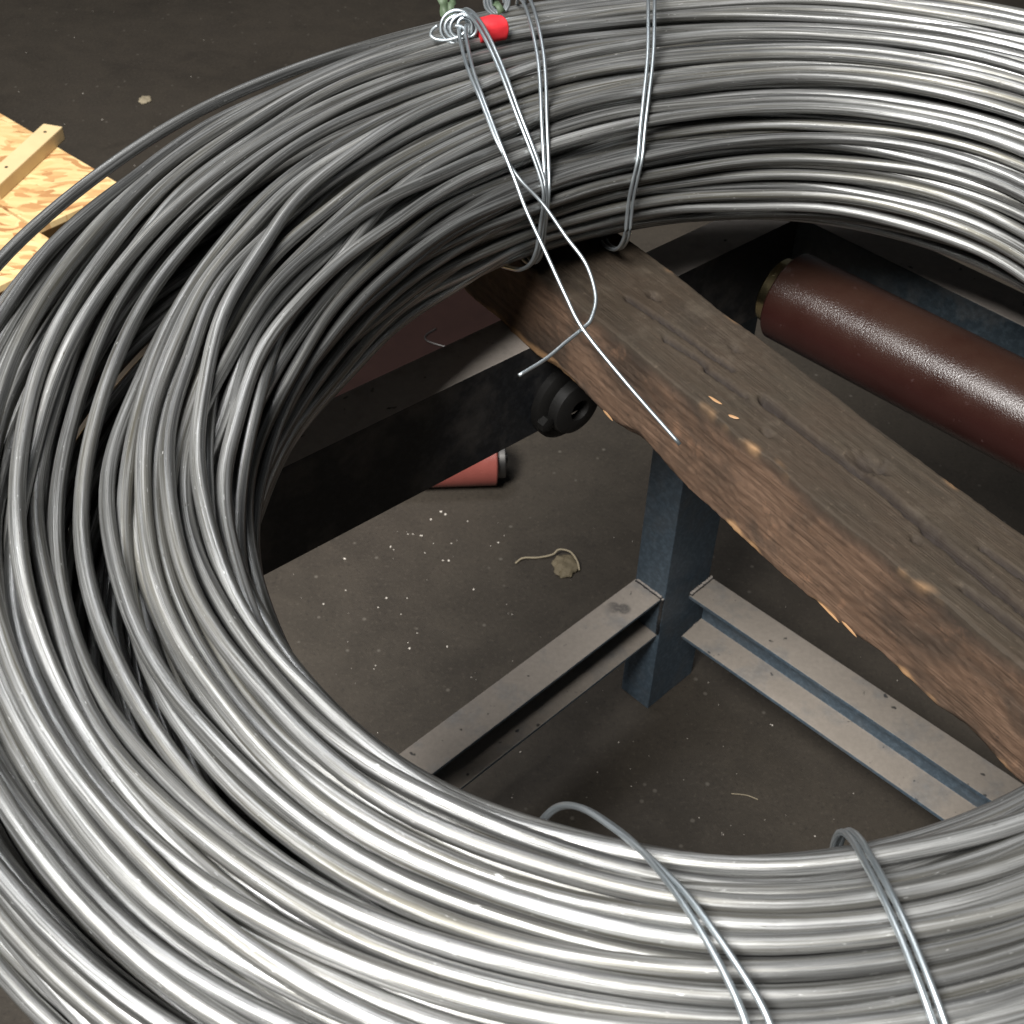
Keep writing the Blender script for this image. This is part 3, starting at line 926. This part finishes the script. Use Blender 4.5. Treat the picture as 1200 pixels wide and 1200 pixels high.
# red tape round one turn of wire beside the knot
def tape():
    c = Vector(pix(575, 34, 1.088))
    p = math.atan2(c.y - CC[1], c.x - CC[0])
    tan = Vector((-math.sin(p), math.cos(p), 0)) * -1
    e2 = Z.copy(); e1 = tan.cross(e2)
    bm = bmesh.new(); rings = []
    seg = 20
    for d in (-.0115, -.0105, -.004, .004, .0105, .0115):
        ring = []
        for k in range(seg):
            al = 2 * math.pi * k / seg
            sc = abs(math.cos(al)) ** 3 + abs(math.sin(al)) ** 3
            r = .0098 / sc ** (1 / 3.0) * (.93 if abs(d) > .010 else 1) * (1 + .05 * math.sin(al * 3 + d * 300))
            ring.append(bm.verts.new(c + tan * (d + .0012 * math.sin(al * 2 + 1)) + e1 * math.cos(al) * r + e2 * math.sin(al) * r))
        rings.append(ring)
    for a, b in zip(rings, rings[1:]):
        for k in range(seg): bm.faces.new((a[k], a[(k + 1) % seg], b[(k + 1) % seg], b[k]))
    bm.faces.new(rings[0]); bm.faces.new(rings[-1])
    bmesh.ops.recalc_face_normals(bm, faces=bm.faces)
    o = bm_obj('tape_marker', bm, MAT['red'], None, True)
    tag(o, 'small bright red tape wrapped round the wire beside the knot', 'tape')
tape()

# ---------------------------------------------------------------- small things on the floor
def flo(x, y):      # floor point seen at a place of the picture
    d = FW + RT * ((x - 600) / FPX) + UP * ((600 - y) / FPX)
    return Vector((0, 0, CAMZ)) + d * (-CAMZ / d.z)
bm = bmesh.new()
def chip(p, r, flat=.5):
    res = bmesh.ops.create_icosphere(bm, subdivisions=1, radius=r)
    s = Vector((rnd.uniform(.6, 1.5), rnd.uniform(.6, 1.5), flat))
    rot = Matrix.Rotation(rnd.random() * 6.28, 3, 'Z')
    for v in res['verts']:
        q = Vector(v.co) * rnd.uniform(.75, 1.2); q = rot @ Vector((q.x * s.x, q.y * s.y, q.z * s.z))
        v.co = p + q + Z * r * flat * .6
chips = [(517, 600, 3.0), (522, 603, 2.2), (505, 609, 2), (548, 611, 1.6), (484, 626, 1.6), (494, 628, 2.2), (458, 641, 2.4), (478, 626, 1.3), (498, 648, 1.8), (519, 657, 1.7), (526, 657, 1.7),
         (584, 636, 1.5), (529, 637, 1.5), (508, 637, 1.6), (404, 655, 2.2), (405, 692, 1.8), (453, 701, 1.8), (443, 712, 1.7), (477, 701, 1.2), (379, 708, 1.5), (555, 691, 1.8), (575, 640, 1.3), (480, 760, 2),
         (524, 758, 2), (489, 742, 1.4), (470, 720, 1.2), (600, 720, 1.2), (440, 780, 1.4), (905, 850, 1.4), (700, 905, 1.4), (955, 980, 1.2), (830, 800, 1.2), (725, 870, 1.2), (1000, 930, 1.2)]
for x, y, r in chips: chip(flo(x, y), r * .00085)
for _ in range(120):
    x, y = rnd.uniform(330, 1080), rnd.uniform(590, 985)
    chip(flo(x, y), rnd.uniform(.0003, .0007) * rnd.choice((1, 1, 1.6)))
for _ in range(30):
    x, y = rnd.uniform(0, 560), rnd.uniform(-20, 200)
    chip(flo(x, y), rnd.uniform(.0006, .0018))
o = bm_obj('debris', bm, MAT['crumb']); tag(o, 'fine pale chips scattered on the floor', 'debris', kind='stuff')

# crumpled dry scrap with a stringy fibre
def scrap(name, x, y, r, label, mat, cat):
    b = bmesh.new(); bmesh.ops.create_icosphere(b, subdivisions=3, radius=r)
    c = flo(x, y)
    for v in b.verts:
        n_ = noise.noise(v.co * (2.2 / r) * .5) ; q = v.co * (1 + .55 * n_ + .25 * noise.noise(v.co * (6 / r) * .4))
        v.co = c + Vector((q.x, q.y * 1.2, abs(q.z) * .45 + .0005))
    root = empty(name, c); tag(root, label, cat)
    bm_obj('body', b, mat, root)
    return root
sc_ = scrap('dry_scrap', 662, 665, .019, 'crumpled brown scrap with a pale fibre on the floor inside the coil', MAT['leaf'], 'scrap')
P = spline([list(flo(*q) + Z * h) for q, h in (((604, 661), .002), ((613, 656), .004), ((630, 655), .003), ((647, 653), .006), ((655, 650), .012), ((668, 653), .012), ((676, 663), .010), ((679, 670), .003))], 50)
tube('fibre', P, .0016, MAT['straw'], sc_, 6)
pb = scrap('pebble', 170, 118, .014, 'small pale stone chip alone on the dark floor beyond the coil', MAT['straw'], 'stone')
for (pts, r, lab) in [([(857, 931), (875, 933), (888, 938)], .0007, 'thin pale straw on the floor beside the lower rail'),]:
    st = tube('straw', spline([list(flo(*q) + Z * .002) for q in pts], 14), r, MAT['straw'], None, 6)
    tag(st, lab, 'straw')
# bent bit of wire on the maroon sheet
st = tube('bent_wire', spline([list(flo(*q) + Z * .010) for q in ((511, 390), (499, 398), (502, 405), (528, 413))], 24), .0014, MAT['steel'], None, 6)
tag(st, 'thin bent bit of wire lying on the maroon sheet', 'wire')
